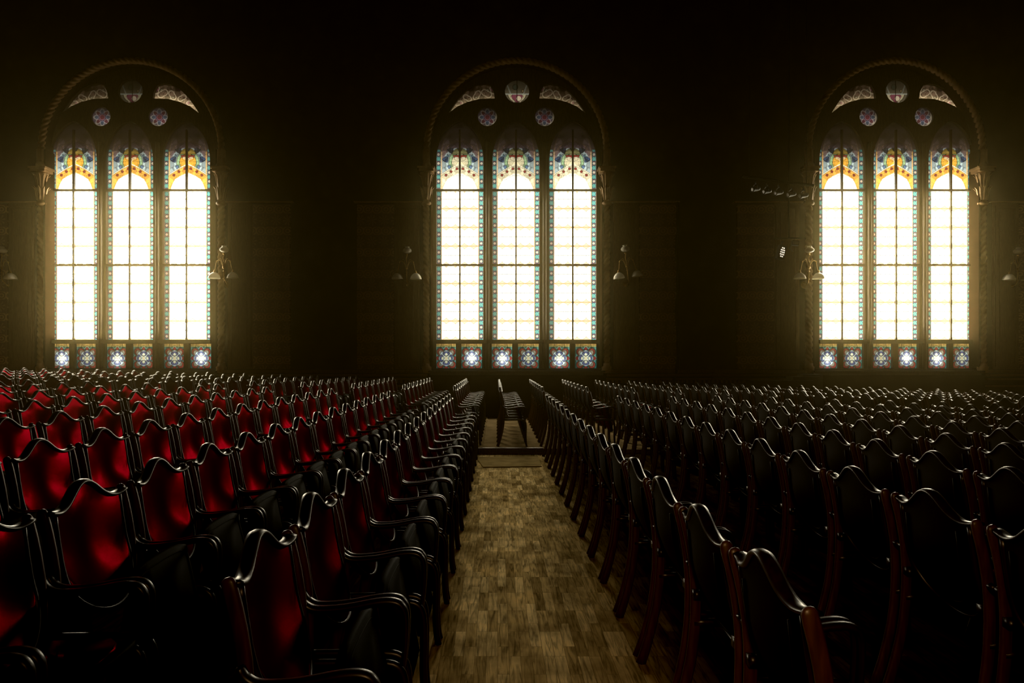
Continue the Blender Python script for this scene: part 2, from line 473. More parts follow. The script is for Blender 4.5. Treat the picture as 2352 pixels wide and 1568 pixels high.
def border_paint(img, U, V, u0, half, pitch=20.6, off=3.0, mask=None):
    """vertical strip of teal with leaves and pale roundels centred at u0"""
    strip = np.abs(U - u0) < half
    if mask is not None: strip &= mask
    img[strip] = (.03, .17, .15)
    ph = (V - off + pitch / 2) % pitch - pitch / 2
    img[strip & (np.abs(np.abs(ph) - 4.2) < 1.2)] = (.10, .06, .08)
    lf = (V - off) % pitch - pitch / 2
    leaf = (np.abs(lf) < 4.2) & (np.hypot(U - u0, lf) * (1.0 + .45 * np.cos(5 * np.arctan2(lf, U - u0))) < 4.0)
    img[strip & leaf] = (.12, .38, .31)
    d = np.hypot(U - u0, ph)
    img[strip & (d < 3.0)] = (.72, .60, .42)
    img[strip & (np.abs(d - 3.3) < .6)] *= .3
    img[strip & (d < 1.0)] = (.5, .3, .2)
    img[strip & (np.abs(np.abs(U - u0) - half) < .8)] = (.28, .12, .05)

def poly(U, V, cu, cv, r, n, rot=0.0):
    th = np.arctan2(V - cv, U - cu) - rot
    seg_ = 2 * PI / n
    return np.hypot(U - cu, V - cv) * (.35 + .65 * np.cos((th + seg_ / 2) % seg_ - seg_ / 2)) - r
def head_pattern(amber):
    U, V, I = canvas(112, 160, 1.4)
    A = np.abs(U)
    yel = (1.15, .52, .08) if amber else (1.0, .86, .52)
    mid = (1.3, .62, .07) if amber else (1.1, .95, .55)
    I[:] = (.55, .66, .60)
    I[(np.hypot(A, (V - 66) * 1.15) > 40) & (V > 74)] = (.24, .16, .15)
    # white bay below the arch and the amber band over it
    arch = [(-41, 0), (-39, 6), (-35, 18), (-29.6, 28), (-18, 36), (-2, 43), (2, 43), (18, 36), (29.6, 28), (35, 18), (39, 6), (41, 0)]
    au = np.array([p[0] for p in arch]); av = np.array([p[1] for p in arch])
    yarch = np.interp(U, au, av)
    yband = np.interp(A, [0, 9, 26, 42, 60], [63, 59, 50, 39.5, 30])
    I[V < yband] = yel
    white = V < yarch
    I[white] = (3.2, 3.1, 2.6)
    fade = np.clip((V - 2) / 40, 0, 1)
    I[white] *= (1 - .45 * fade[white])[:, None]
    for d, c in ((1.0, (.8, .6, .3)), (4.5, (.55, .5, .3))):
        I[np.abs(V - yarch + d) < .6] = c
    sc = (np.hypot((A - 20), V - 14) - 14); I[(np.abs(sc) < .6) & (V < yarch - 5)] = (1.2, 1.15, .8)
    sc = (np.hypot(A, V - 27) - 9); I[(np.abs(sc) < .6) & (V < yarch - 5)] = (1.2, 1.15, .8)
    I[np.abs(V - yband) < 1.3] = (1.2, 1.05, .7)
    I[np.abs(np.abs(V - yband) - 1.6) < .5] *= .2
    for cu, cv in ((32, 38), (20.4, 46), (7, 52.5)):
        fill(I, np.maximum(poly(A, V, cu, cv, 2.8, 5, -PI / 2), -99), (.42, .06, .05), .5)
    # medallion
    med = np.hypot(U, V - 68) - 26
    up = V > yband + 1.5
    sel = np.where(up, med, 9)
    fill(I, sel, (.42, .62, .30), .8)
    fill(I, np.where(up, np.hypot(U, V - 68) - 19, 9), mid, .7)
    fill(I, np.where(up, np.maximum(np.abs(V - 81) - 3, A - 17 + (84 - V) * .6), 9), (.42, .05, .04), .6)
    fill(I, np.where(up, ell(A, V, 8.5, 76, 4.5, 4), 9), mid, .5)
    for r in (10, 13):
        rr = np.abs(np.hypot(A - 10, V - 66) - r); I[(rr < .8) & up & (A < 12) & (V < 80)] = (1.3, 1.15, .75)
    fill(I, np.maximum(np.hypot(U, V - 80) - 20, 86 - V), (.32, .30, .12) if not amber else (.5, .33, .06), .8)
    # blue blobs
    fill(I, poly(A, V, 21, 95, 5.6, 3, -.9), (.035, .05, .075), .7)
    fill(I, poly(A, V, 33, 74, 5.6, 3, PI), (.045, .085, .16), .7)
    fill(I, poly(A, V, 27.5, 82, 2.6, 3, 0), (.15, .28, .34), .5)
    fill(I, poly(A, V, 24.5, 57, 3.4, 3, PI / 2), (.16, .27, .40), .6)
    fill(I, ell(U, V, 0, 103, 6, 10), (.04, .06, .05), .6)
    # speckled dome and tip
    dome = (V > 100) & (np.hypot(A, V - 72) < 44)
    I[dome] = (.16, .10, .12); I[dome] *= (RNG.rand(dome.sum(), 1) > .35) * .8 + .35
    I[(np.abs(np.hypot(A * 1.05, V - 72) - 44) < .9) & (V > 84)] = (.30, .18, .10)
    shatter(I, U, V, (V > yband + 2) & (np.hypot(U, V - 68) > 27), 70, .4, seed=3)
    shatter(I, U, V, np.hypot(U, V - 68) < 25, 130, .3, .35, .55, seed=4)
    shatter(I, U, V, (V < yband) & (V > yarch), 110, .25, .35, .6, seed=5)
    lim = 43 * np.sqrt(np.clip(1 - ((V - 80) / 74) ** 2, 0, 1))
    I[(V > 80) & (A > lim)] = (.09, .06, .055)
    I[(V > 80) & (np.abs(A - lim) < .8)] = (.28, .17, .09)
    I[(np.abs((V + A * .6) % 17 - 8.5) < .4) & (V > yband + 4) & (np.hypot(U, V - 68) > 27)] *= .4
    # amber side fillets + borders
    I[(np.abs(A - 42.3) < 1.3) & (V < 92)] = (1.0, .55, .14) if amber else (.9, .6, .28)
    lo = V < 96
    for s in (-1, 1): border_paint(I, U, V, s * 49.3, 5.2, mask=lo)
    I[(A > 54.5) & lo] = (.35, .12, .05)
    for hv in (36.5, 85.5): I[np.abs(V - hv) < .5] *= .35
    g = np.interp(V, [0, 40, 62, 82, 96, 110, 125, 160], [1.45, 1.3, 1.1, .60, .30, .10, .04, .02])  # outside shading painted in: head glass fades dark upwards
    return U, V, I * g[..., None] * mottled(U)[..., None]

def border_pattern(h):
    U, V, I = canvas(13, h, 1.5)
    I[:] = (.28, .12, .05)
    border_paint(I, U, V, 0, 5.4, off=8)
    I[np.abs(np.abs(U) - 5.9) < .7] = (.8, .42, .16)
    return U, V, I * mottled(U)[..., None]

def rosette_pattern(var):
    U, V, I = canvas(53, 58, 1.6)
    v = V - 24.0; A = np.abs(U); B = np.abs(v)
    I[:] = (.006, .085, .062)
    I[(np.abs(A - 23.5) < .8) & (V < 50)] = (.10, .32, .27)
    I[np.abs(V - 47.5) < .8] = (.16, .36, .28)
    I[np.abs(A + B - 27.5) < 1.0] = (.22, .48, .40)
    r = np.hypot(U, v); th = np.arctan2(v, U)
    fill(I, np.hypot(A - 14.8, B - 14.8) - 9.2, (.18, .40, .33), .5)
    fill(I, np.hypot(A - 14.8, B - 14.8) - 8.2, (.30, .045, .03), .6)
    fill(I, np.hypot(A - 13.2, B - 13.2) - 5.6, (.30, .27, .18), .6)
    fill(I, np.minimum(dia(A, B, 21.5, 0, 5.2), dia(A, B, 0, 21.5, 5.2)), (.28, .035, .03), .6)
    fill(I, r - (16.5 + 2.0 * np.abs(np.cos(4 * th + PI / 4 * 0))), (.60, .74, .70), .6)
    fill(I, np.minimum(ell(A, B, 0, 10.8, 8.4, 5.0), ell(A, B, 11.5, 0, 4.6, 8.0)), (.11, .14, .28), .7)
    fill(I, np.minimum(ell(A, B, 0, 8.6, 3.8, 3.4), ell(A, B, 9.4, 0, 3.0, 3.6)), (.85, .85, .55), .5)
    a, b = np.abs(U + v) / 1.414, np.abs(U - v) / 1.414
    fill(I, (np.sqrt(a) + np.sqrt(b) - math.sqrt(12.5)) * 3, (.95, .95, .66), .6)
    fill(I, r - 3.4, (.9, .85, .5), .5); fill(I, r - 1.2, (.6, .2, .1), .2)
    I[np.abs(v) < .5] *= .25
    top = V > 50.5
    I[top] = (.5, .3, .08)
    I[top & (np.abs(V - 53.6) < .6)] *= .2
    zig = top & (V < 53.2) & (np.sin(U * 1.9) > 0); I[zig] = (.4, .42, .12)
    I[(V > 46) & (np.abs((U + 6.5) % 13 - 6.5) < .55)] *= .15
    shatter(I, U, V, np.ones(U.shape, bool), 90, .3, .28, .55, seed=8)
    hot = np.exp(-((U - var[0]) ** 2 + (v - var[1]) ** 2) / (2 * 11 ** 2)) * var[2]
    side = np.interp(U, [-26, -10, 26], [.5, .9, 1.25])
    low = np.interp(V, [0, 8, 58], [.35, .8, 1.0])
    I *= (.8 * side * low * (1 + hot))[..., None]
    I += (hot ** 2)[..., None] * .03
    return U, V, I * mottled(U)[..., None]

def roundel_pattern(rad, seed):
    U, V, I = canvas(2 * rad + 4, 2 * rad + 4, 1.6)
    v = V - rad - 2; r = np.hypot(U, v); th = np.arctan2(v, U)
    I[:] = (.13, .09, .11)
    for k in range(8):
        a = k * PI / 4
        fill(I, np.hypot(U - .62 * rad * math.cos(a), v - .62 * rad * math.sin(a)) - .22 * rad, (.16, .05, .06) if k % 2 else (.10, .12, .16), .7, 3.0)
    st = r - rad * (.52 + .35 * np.abs(np.cos(4 * th)))
    I[np.abs(st) < 1.1] = (.55, .48, .36)
    fill(I, r - .26 * rad, (.20, .05, .06), .9, 2.5)
    g = np.interp(v - U * -.35, [-rad, -rad * .3, rad * .3, rad], [1.0, 1.3, .45, .12]) * np.interp(U, [-rad, rad], [.6, 1.3])
    rimg = np.clip((r - rad * .82) / (rad * .18), 0, 1) * np.clip((U * .6 - v) / rad, 0, 1)
    I = I * g[..., None] + rimg[..., None] * np.array((.75, .62, .34))
    return U, V, I
def topround_pattern():
    rad = 28
    U, V, I = canvas(60, 60, 1.6)
    v = V - 30; r = np.hypot(U, v)
    I[:] = (.16, .14, .09)
    I[np.abs(np.abs(U) - 12 - (v + 10) * .4) < 1.6] = (.35, .36, .28)
    lower = v < -4
    fill(I, np.where(lower, np.hypot(U, v + 2) - 21, 9), (.75, .68, .42), .8)
    fill(I, np.where(lower, dia(U, v, 0, -10, 15), 9), (.30, .08, .12), .8)
    I[lower & (np.abs(np.abs(U) - 8 - (v + 22) * .5) < 1)] = (.6, .5, .35)
    fill(I, np.where(lower, ell(U, v, 4, -14, 6, 6), 9), (1.0, .85, .6), .6)
    I[np.abs(v + 4) < 1.2] = (.5, .55, .45)
    fill(I, np.hypot(U - 13, v - 3) - 3, (.4, .3, .16), .8)
    fill(I, np.hypot(U + 4, v - 12) - 6, (.10, .12, .08), .8)
    I[np.abs(U) < 1.2] *= .15
    g = np.interp(v, [-28, -6, 8, 28], [1.0, .9, .30, .10])
    return U, V, I * g[..., None]
def spandrel_pattern(mir):
    U, V, I = canvas(112, 72, 1.4)
    Um = U * mir
    I[:] = (.20, .13, .08)
    rs = np.random.RandomState(5)
    for k in range(16):
        cu, cv, cr = rs.uniform(-50, 50), rs.uniform(2, 60), rs.uniform(4, 8)
        fill(I, np.hypot(Um - cu, V - cv) - cr, [(.34, .20, .10), (.26, .10, .12), (.30, .25, .16), (.16, .07, .08)][k % 4], .8)
    shatter(I, U, V, np.ones(U.shape, bool), 60, .45, .5, .4, seed=9)
    arc = np.interp(Um, [-56, -25, 10, 50], [6, 25, 34, 36])
    for cu, cv, cr in ((-30, 26, 9), (-10, 38, 10), (12, 44, 11), (34, 48, 12), (48, 56, 9)):
        ang = np.arctan2(V - cv, Um - cu)
        I[np.abs(np.hypot(Um - cu, V - cv) - cr * (.75 + .25 * np.sin(ang * 2 + cu))) < 1.2] = (.60, .48, .30)
    low = np.clip(1 - (V - arc) / 10, 0, 1)
    g = np.interp(V - arc, [-5, 0, 8, 20, 34], [1.9, 1.9, 1.0, .45, .2])
    return U, V, I * g[..., None] + low[..., None] * np.array((.42, .34, .17))

def glass_mesh(name, pat, sx=1.0):
    U, V, I = pat
    nv, nu = U.shape
    me = bpy.data.meshes.new(name)
    co = np.stack([U * SG * sx, np.zeros_like(U), V * SG], -1).reshape(-1, 3)
    idx = np.arange(nv * nu).reshape(nv, nu)
    q = np.stack([idx[:-1, :-1], idx[:-1, 1:], idx[1:, 1:], idx[1:, :-1]], -1).reshape(-1, 4)
    me.vertices.add(len(co)); me.vertices.foreach_set('co', co.ravel())
    me.loops.add(q.size); me.loops.foreach_set('vertex_index', q.ravel().astype(np.int32))
    me.polygons.add(len(q)); me.polygons.foreach_set('loop_start', np.arange(0, q.size, 4, dtype=np.int32))
    me.update(calc_edges=True)
    ca = me.color_attributes.new('glass', 'FLOAT_COLOR', 'POINT')
    rgba = np.ones((len(co), 4)); rgba[:, :3] = np.clip(I.reshape(-1, 3), 0, 8)
    ca.data.foreach_set('color', rgba.ravel().astype(np.float32))
    me.materials.append(GLASS)
    return me

HEADS = [head_pattern(True), head_pattern(False)]
ROS_VARS = [(4, -3, 3.2), (0, 0, .3), (1, -7, 2.8), (0, 2, .7), (0, 0, 0.2), (0, 1, 3.4)]
ROS = [rosette_pattern(v) for v in ROS_VARS]
BORD = border_pattern(170)
ROUND = roundel_pattern(22, 1); TOPR = topround_pattern(); SPAN = [spandrel_pattern(1), spandrel_pattern(-1)]
LIGHTS = [-130.0, -1.5, 128.5]
PANELS = [(-184, -139), (-127, -79), (-57, -10), (3, 51), (74, 122), (133, 185)]

def lancet(c, hw=54.0, v0=780.0, vs=372.0, va=281.0, n=14):
    pts = [(c - hw, v0), (c - hw, vs)]
    hgt = vs - va
    for i in range(1, n):
        t = i / n
        pts.append((c - hw * math.cos(t * PI / 2) ** 1.05, vs - hgt * math.sin(t * PI / 2) ** .98 * (1 - .05 * math.sin(t * PI))))
    pts.append((c, va))
    for i in range(n - 1, 0, -1):
        t = i / n
        pts.append((c + hw * math.cos(t * PI / 2) ** 1.05, vs - hgt * math.sin(t * PI / 2) ** .98 * (1 - .05 * math.sin(t * PI))))
    pts += [(c + hw, vs), (c + hw, v0)]
    return pts
CRES = [(-155, 262), (-135, 247), (-112, 237), (-85, 230), (-50, 229), (-52, 214), (-60, 199), (-74, 195), (-92, 198), (-112, 208), (-132, 228), (-146, 248)]

def rope(path, R, side, twist_len, n=18, ph=0.0):
    """rope moulding: two-strand twisted section along path"""
    path = [Vector(p) for p in path]; b = MB(); rings = []; L = 0.0
    for i, p in enumerate(path):
        if i: L += (path[i] - path[i - 1]).length
        t = (path[min(i + 1, len(path) - 1)] - path[max(i - 1, 0)]).normalized()
        sd = Vector(side); sd = (sd - t * sd.dot(t)).normalized(); up = t.cross(sd)
        a0 = 2 * PI * L / twist_len + ph
        ring = []
        for j in range(n):
            a = 2 * PI * j / n
            r = R * (.58 + .45 * abs(math.cos(1.5 * (a - a0))) ** .6)
            ring.append(p + sd * (r * math.cos(a)) + up * (r * math.sin(a)))
        rings.append(ring)
    b.rings(rings); return b

def make_window(i, w):
    cx, sx, k = w['cx'], w['sx'], w['k']
    root = empty('window_%d' % (i + 1), ((cx - VX) * S, WALL_Y, 0)); tag(root, kind='structure')
    X0g = (cx - VX) * SG - (cx - VX) * S         # glass-plane centre in the window's own space
    gx = lambda u: X0g + u * sx * SG
    gz = lambda v: zpx(v, GY)
    gyl = GY - WALL_Y
    amber = i != 1
    # tracery plate
    def conv(pts): return [(gx(u), gz(v)) for u, v in pts]
    rimp = [(gx(-214), gz(858)), (gx(-214), gz(345))] + [(gx(214 * math.cos(PI - PI * q / 40)), gz(345 - 222 * math.sin(PI * q / 40))) for q in range(1, 40)] + [(gx(214), gz(345)), (gx(214), gz(858))]
    hs = [lancet(c) for c in LIGHTS]
    hs += [[(a, 845.5), (a, 789.5), (c, 789.5), (c, 845.5)] for a, c in PANELS]
    for cu, cv, ru, rv in ((-67, 270, 22, 22), (64, 270, 22, 22), (1, 212, 28, 27)):
        hs.append([(cu + ru * math.cos(2 * PI * q / 28), cv + rv * math.sin(2 * PI * q / 28)) for q in range(28)])
    hs.append(CRES); hs.append([(-u + 2, v) for u, v in CRES][::-1])
    plate('tracery', [rimp] + [conv(h) for h in hs], gyl - .08, gyl + .05, DARKWOOD, root)
    # glazing bars
    for c in LIGHTS:
        b = MB(); z0, z1 = gz(780), gz(300)
        b.box((gx(c), gyl - .055, (z0 + z1) / 2), (.045, .05, z1 - z0)); b.build('glazing_bar', DARKWOOD, root, False)
        for v in (438.5, 609.5):
            b = MB(); b.box((gx(c), gyl - .05, gz(v)), (108 * sx * SG, .06, .055)); b.build('saddle_bar', DARKWOOD, root, False)
    # moulded mullion faces
    for u in (-66.5, 63.5):
        b = MB(); z0, z1 = gz(848), gz(330)
        P = [(gx(u), gyl - .10, z0), (gx(u), gyl - .10, z1)]
        b.sweep(P, rsec(.10, .12, 10, 2), (1, 0, 0)); b.build('mullion', DARKWOOD, root)
    b = MB(); b.box((gx(0), gyl - .10, gz(784.5)), (372 * sx * SG, .10, .085)); b.build('transom', DARKWOOD, root, False)
    # panes
    me = glass_mesh('head_glass', HEADS[0 if amber else 1], sx)
    for q, c in enumerate(LIGHTS):
        o = link(bpy.data.objects.new('head_glass', me), root); o.location = (gx(c), gyl, gz(440))
        f = [(1.0, .85, 1.0), (.85, .72, .9), (.8, 1.0, .95)][i][q]
        o.color = (f, f, f, 1)
    meb = glass_mesh('border_glass', BORD, sx)
    for q, c in enumerate(LIGHTS):
        for v0, v1 in ((608, 440), (780, 612)):
            b = MB(); hw = 42.3 * sx * SG; h = (v0 - v1) * SG
            b.add([(-hw, 0, 0), (hw, 0, 0), (hw, 0, h), (-hw, 0, h)], [(0, 1, 2, 3)])
            o = b.build('clear_glass', CLEARS[i], root, False, (gx(c), gyl + .004, gz(v0)))
            for s in (-1, 1):
                o = link(bpy.data.objects.new('border_glass', meb), root); o.location = (gx(c + s * 48.6), gyl + .002, gz(v0))
                f = (.75 if s < 0 else 2.1) * (.7 + .3 * k)  # right strips painted brighter, for the angle of the daylight
                o.color = (f, f, f * 1.05, 1)
    for q, (a, c) in enumerate(PANELS):
        o = link(bpy.data.objects.new('rosette_glass', glass_mesh('rosette_glass', ROS[(q + 4 * i) % 6], sx * .93)), root)
        o.location = (gx((a + c) / 2), gyl, gz(846.5)); o.color = (1.0, 1.0, 1.0, 1)
    mer = glass_mesh('roundel_glass', ROUND, sx)
    for cu in (-67, 64):
        o = link(bpy.data.objects.new('roundel_glass', mer), root); o.location = (gx(cu), gyl - .02, gz(270 + 24)); f = .18 if i == 1 else .36; o.color = (f, f, f * .95, 1)
    o = link(bpy.data.objects.new('roundel_glass', glass_mesh('roundel_glass', TOPR, sx)), root); o.location = (gx(1), gyl, gz(212 + 30)); f = (.16, .45, .45)[i]; o.color = (f, f * .9, f * .8, 1)
    for s, cu in ((0, -103), (1, 105)):
        o = link(bpy.data.objects.new('spandrel_glass', glass_mesh('spandrel_glass', SPAN[s], sx)), root); o.location = (gx(cu), gyl, gz(263)); f = ((.16, .5), (.22, .17), (.3, .6))[i][s]; o.color = (f, f * .92, f * .85, 1)
    # sill
    b = MB()
    b.box((0, -.02, zpx(853)), (4.32 * sx, .34, .05)); b.box((0, .0, zpx(858)), (4.26 * sx, .2, .07)); b.box((0, .16, zpx(849)), (4.2 * sx, .3, .03))
    b.build('window_sill', DARKWOOD, root, False)
    # twisted columns with base, leafy capital, impost and rope arch
    for s in (-1, 1):
        x = s * 206.5 * S * sx
        zb, zt = zpx(845), zpx(472)
        n = 240
        rb = rope([(x, -.02, zb + .1 + (zt - zb - .1) * q / n) for q in range(n + 1)], .088, (1, 0, 0), .42 * s)
        o = rb.build('twisted_column', GILT, root)
        b = MB(); b.lathe([(.13, zb - .12), (.13, zb - .06), (.115, zb - .03), (.13, zb + .02), (.10, zb + .06), (.095, zb + .12)], (x, -.02, 0), 16); b.build('column_base', GILT, root)
        b = MB(); zc = zt
        b.lathe([(.085, zc - .02), (.125, zc + .02), (.125, zc + .06), (.09, zc + .09), (.09, zc + .3), (.11, zc + .55), (.15, zc + .78), (.16, zc + .80)], (x, -.02, 0), 16)
        for q in range(10):                         # acanthus leaves
            a = 2 * PI * q / 10; ca, sa = math.cos(a), math.sin(a)
            for zz, hh in ((zc + .12, .32), (zc + .42, .34)):
                path = [(x + ca * .09, -.02 + sa * .09, zz), (x + ca * .115, -.02 + sa * .115, zz + hh * .5), (x + ca * .14, -.02 + sa * .14, zz + hh * .85), (x + ca * .19, -.02 + sa * .19, zz + hh)]
                b.sweep(path, rsec(.06, .025, 6, 2), (-sa, ca, 0), scales=[1, 1, .8, .3])
        b.build('leaf_capital', GILT, root)
        b = MB(); b.box((x, -.02, zc + .84), (.36, .30, .07)); b.box((x, -.02, zc + .90), (.42, .34, .05)); b.lathe([(.13, zc + .92), (.12, zc + 1.0), (.10, zc + 1.05), (.10, zpx(ARC_V))], (x, -.02, 0), 14)
        b.build('impost_block', GILT, root, False)
        # flat jamb moulding beside the rope
        b = MB(); b.box((s * 197.5 * S * sx, .105, (zb + zpx(ARC_V)) / 2), (.055, .33, zpx(ARC_V) - zb)); b.build('jamb_moulding', JAMBM, root, False)
    n = 330
    pth = [(206.5 * S * sx * math.cos(PI - PI * q / n), -.02, zpx(ARC_V) + 205 * S * math.sin(PI * q / n)) for q in range(n + 1)]
    rope(pth, .08, (0, 1, 0), .42).build('rope_arch', GILT, root)
    return root
for i, w in enumerate(WINS): make_window(i, w)

# ------------------------------------------------------------------ wall dressing: pilasters, dado, mouldings
TN = [1]
def trim(bm, mat, smooth=False):
    TN[0] += 1
    return tag(bm.build('trim_%d' % TN[0], mat, smooth=smooth), kind='structure')
def wbox(b, px0, px1, py0, py1, dep, off=0.0):
    x0, x1 = (px0 - VX) * S, (px1 - VX) * S; z0, z1 = zpx(py1), zpx(py0)
    b.box(((x0 + x1) / 2, WALL_Y - dep / 2 - off, (z0 + z1) / 2), (x1 - x0, dep, z1 - z0))
for cxp in (303.0, 1186.5, 2056.0):
    for s in (-1, 1):
        a = lambda u0, u1: (min(cxp + s * u0, cxp + s * u1), max(cxp + s * u0, cxp + s * u1))
        if not (-140 < cxp + s * 250 < 2480): continue
        b = MB(); p = a(222, 280); wbox(b, p[0], p[1], 466, 848, .05)
        q0, q1 = p[0] + 14, p[1] - 14
        wbox(b, p[0] + 4, p[1] - 4, 474, 480, .02, .05); wbox(b, p[0] + 4, p[1] - 4, 836, 842, .02, .05)
        wbox(b, p[0] + 4, p[0] + 9, 480, 836, .02, .05); wbox(b, p[1] - 9, p[1] - 4, 480, 836, .02, .05)
        wbox(b, q0, q1, 488, 828, .015, .05)
        trim(b, PANELM)
        b = MB(); p = a(281, 365); wbox(b, p[0], p[1], 470, 848, .07); trim(b, BANDS)
        b = MB(); p = a(214, 372); wbox(b, p[0], p[1], 464, 467, .10); trim(b, GILT)
b = MB()
for py0, py1, dep in ((849, 856, .12), (858, 864, .16), (868, 872, .10), (884, 888, .06)):
    for x0, x1 in ((-260, 98), (508, 982), (1391, 1850), (2262, 2600)):
        wbox(b, x0, x1, py0, py1, dep)
trim(b, PANELM)
b = MB()
for x0, x1 in ((510, 980), (1393, 1850)):
    x = x0
    while x < x1: wbox(b, x, x + 5, 873, 879, .09); x += 10
trim(b, PANELM)

# hanging cable beside the painted pilaster
pts = [at(1556 + 2.5 * math.sin(q * .9), 464 + q * 20.5, WALL_Y - .11) for q in range(20)] + [at(1549, 868, WALL_Y - .14), at(1550, 885, WALL_Y - .14)]
b = MB(); b.sweep(smooth_path(pts, 4), circ(.035, 8), (1, 0, 0))
tag(b.build('cable', CABLEM), 'dark cable hanging down the wall beside the painted pilaster', 'cable')

# ------------------------------------------------------------------ chairs
PROF = [(0, 0.0), (.10, .034), (.28, .078), (.43, .096), (.55, .099), (.66, .094), (.75, .081), (.84, .062), (.92, .041), (1.0, .018)]
PZ = [p[0] for p in PROF]; PXV = [p[1] for p in PROF]
def prof(z):
    z = max(0, min(1, z))
    # smooth interpolation of the sabre curve
    t = smooth_prof[int(round(z * 200))]
    return t
_pp = smooth_path([(p[1], 0, p[0]) for p in PROF], 12)
smooth_prof = np.interp(np.linspace(0, 1, 201), [p.z for p in _pp], [p.x for p in _pp])
def crest(y):
    a = abs(y)
    return .874 + .091 * math.exp(-(a / .098) ** 2.2) + .018 * max(0, (a - .165) / .075) ** 1.5
def back_x(y, z):
    k = min(1, max(0, (z - .46) / .26)); k = k * k * (3 - 2 * k)
    conc = .036 * k - .10 * max(0, z - .72)
    return prof(z) - conc * (1 - min(1, (y / .215) ** 2)) + .075 * max(0, (.72 - z) / .25) ** 2 + .07 * max(0, z - .77)
HALF = .194
def back_grid(off, bulge, inset=0.0, nz=12, ny=11):
    P = []
    for i in range(nz):
        row = []
        for j in range(ny):
            y = -HALF + inset + (2 * (HALF - inset)) * j / (ny - 1)
            q = min(1, abs(y) / HALF)
            zb = .64 - .17 * math.sqrt(max(0, 1 - q * q)) + inset
            zt = crest(y) - inset * .8
            f = i / (nz - 1)
            z = zb + (zt - zb) * f
            bl = bulge * (1 - (abs(y) / (HALF - inset + .001)) ** 3) * min(1, f * 9, (1 - f) * 9)
            row.append((back_x(y, z) + off + bl, y, z))
        P.append(row)
    return P

def chair_meshes():
    M = {}
    # rear leg and post in one sabre curve
    for s in (-1, 1):
        b = MB(); y = s * .240
        zs = [0, .05, .12, .2, .28, .36, .44, .52, .60, .68, .76, .82, .868, .893, .903, .908]
        sc = [1.12, 1.08, 1.02, 1, 1, 1, 1, 1, 1, 1, 1, 1, 1, .92, .72, .35]
        b.sweep([(prof(z), y, z) for z in zs], [(c, a) for a, c in rsec(.044, .024, 10, 2.8)], (0, 1, 0), scales=sc)
        M['rear_leg', s] = b.mesh('rear_leg', WOOD_LEG)
        # bent side rail running forward and down into the front leg
        b = MB(); y = s * .240
        path = smooth_path([(.09, y, .435), (.25, y, .437), (.38, y, .437), (.435, y, .425), (.458, y, .385), (.464, y, .30), (.462, y, .15), (.468, y, .05), (.478, y, 0)], 3)
        b.sweep(path, rsec(.026, .034, 8, 2.6), (0, 1, 0)); M['front_leg', s] = b.mesh('front_leg', WOOD)
        # arm
        b = MB(); y = s * .2575
        path = smooth_path([(.085, y, .672), (.105, y, .640), (.15, y, .622), (.25, y, .628), (.36, y, .648), (.42, y, .650), (.452, y, .632), (.464, y, .59), (.462, y, .50), (.452, y, .40)], 4)
        n = len(path)
        b.sweep(path, rsec(.038, .026, 8, 2.6), (0, 1, 0), scales=[.8] + [1] * int(n * .62) + [1 - .35 * (k + 1) / (n - 1 - int(n * .62)) for k in range(n - 1 - int(n * .62))])
        M['armrest', s] = b.mesh('armrest', WOOD)
    # crest rail + stiles + curved bottom rail
    b = MB()
    ys = np.linspace(-.234, .234, 37)
    b.sweep([(back_x(y, crest(y)) + .004, y, crest(y)) for y in ys], rsec(.048, .021, 8, 2.4), (1, 0, 0))
    path = []
    for k in range(25):
        a = PI * k / 24
        y = -(HALF + .006) * math.cos(a); z = .64 - .175 * math.sin(a)
        path.append((back_x(y, z), y, z))
    up = [(back_x(HALF + .006, z), HALF + .006, z) for z in np.linspace(.67, .872, 7)]
    path = [(p[0], -p[1], p[2]) for p in up[::-1]] + path + up
    b.sweep(path, rsec(.034, .014, 6, 2.4), (1, 0, 0))
    for s in (-1, 1): b.box((prof(.56) - .004, s * .218, .56), (.03, .04, .035))
    M['back_frame', 0] = b.mesh('back_frame', WOOD)
    b = MB(); b.grid(back_grid(.012, .007)); M['backrest', 0] = b.mesh('backrest', RED)
    b = MB(); P = back_grid(-.010, 0, .012)
    b.grid([r[::-1] for r in P])
    # raised U moulding on the rear board
    path = []
    for k in range(21):
        a = PI * k / 20; y = -.15 * math.cos(a); z = .66 - .145 * math.sin(a)
        path.append((back_x(y, z) - .013, y, z))
    path = [(back_x(.15, z) - .013, -.15, z) for z in (.84, .78, .72)] + path + [(back_x(.15, z) - .013, .15, z) for z in (.72, .78, .84)]
    b.sweep(path, rsec(.012, .012, 6, 2), (1, 0, 0))
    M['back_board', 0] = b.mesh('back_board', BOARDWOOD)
    # tip-up seat: board with bowed front, padded top
    def slab(x0, x1, hy, z0, z1, bow, n=9, cr=.05):
        o = []
        for k in range(n):
            y = hy * (1 - 2 * k / (n - 1)); o.append((x1 - cr * (abs(y) / hy) ** 6 + bow * (1 - (y / hy) ** 2), y))
        for k in range(5):
            y = -hy + 2 * hy * k / 4; o.append((x0 + cr * .5 * (abs(y) / hy) ** 6, y))
        c = ((x0 + x1) / 2, 0)
        def ring(z, k): return [(c[0] + (x - c[0]) * k, y * k, z) for x, y in o]
        return [ring(z0, .97), ring(z0 + .006, 1), ring(z1 - .006, 1), ring(z1, .97)]
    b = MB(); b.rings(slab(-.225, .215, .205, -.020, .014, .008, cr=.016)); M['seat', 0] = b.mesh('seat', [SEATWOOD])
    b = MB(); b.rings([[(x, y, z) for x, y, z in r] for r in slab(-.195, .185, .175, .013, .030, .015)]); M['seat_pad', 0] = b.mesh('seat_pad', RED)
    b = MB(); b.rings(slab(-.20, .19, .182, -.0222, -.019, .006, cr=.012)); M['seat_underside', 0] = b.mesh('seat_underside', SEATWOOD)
    return M
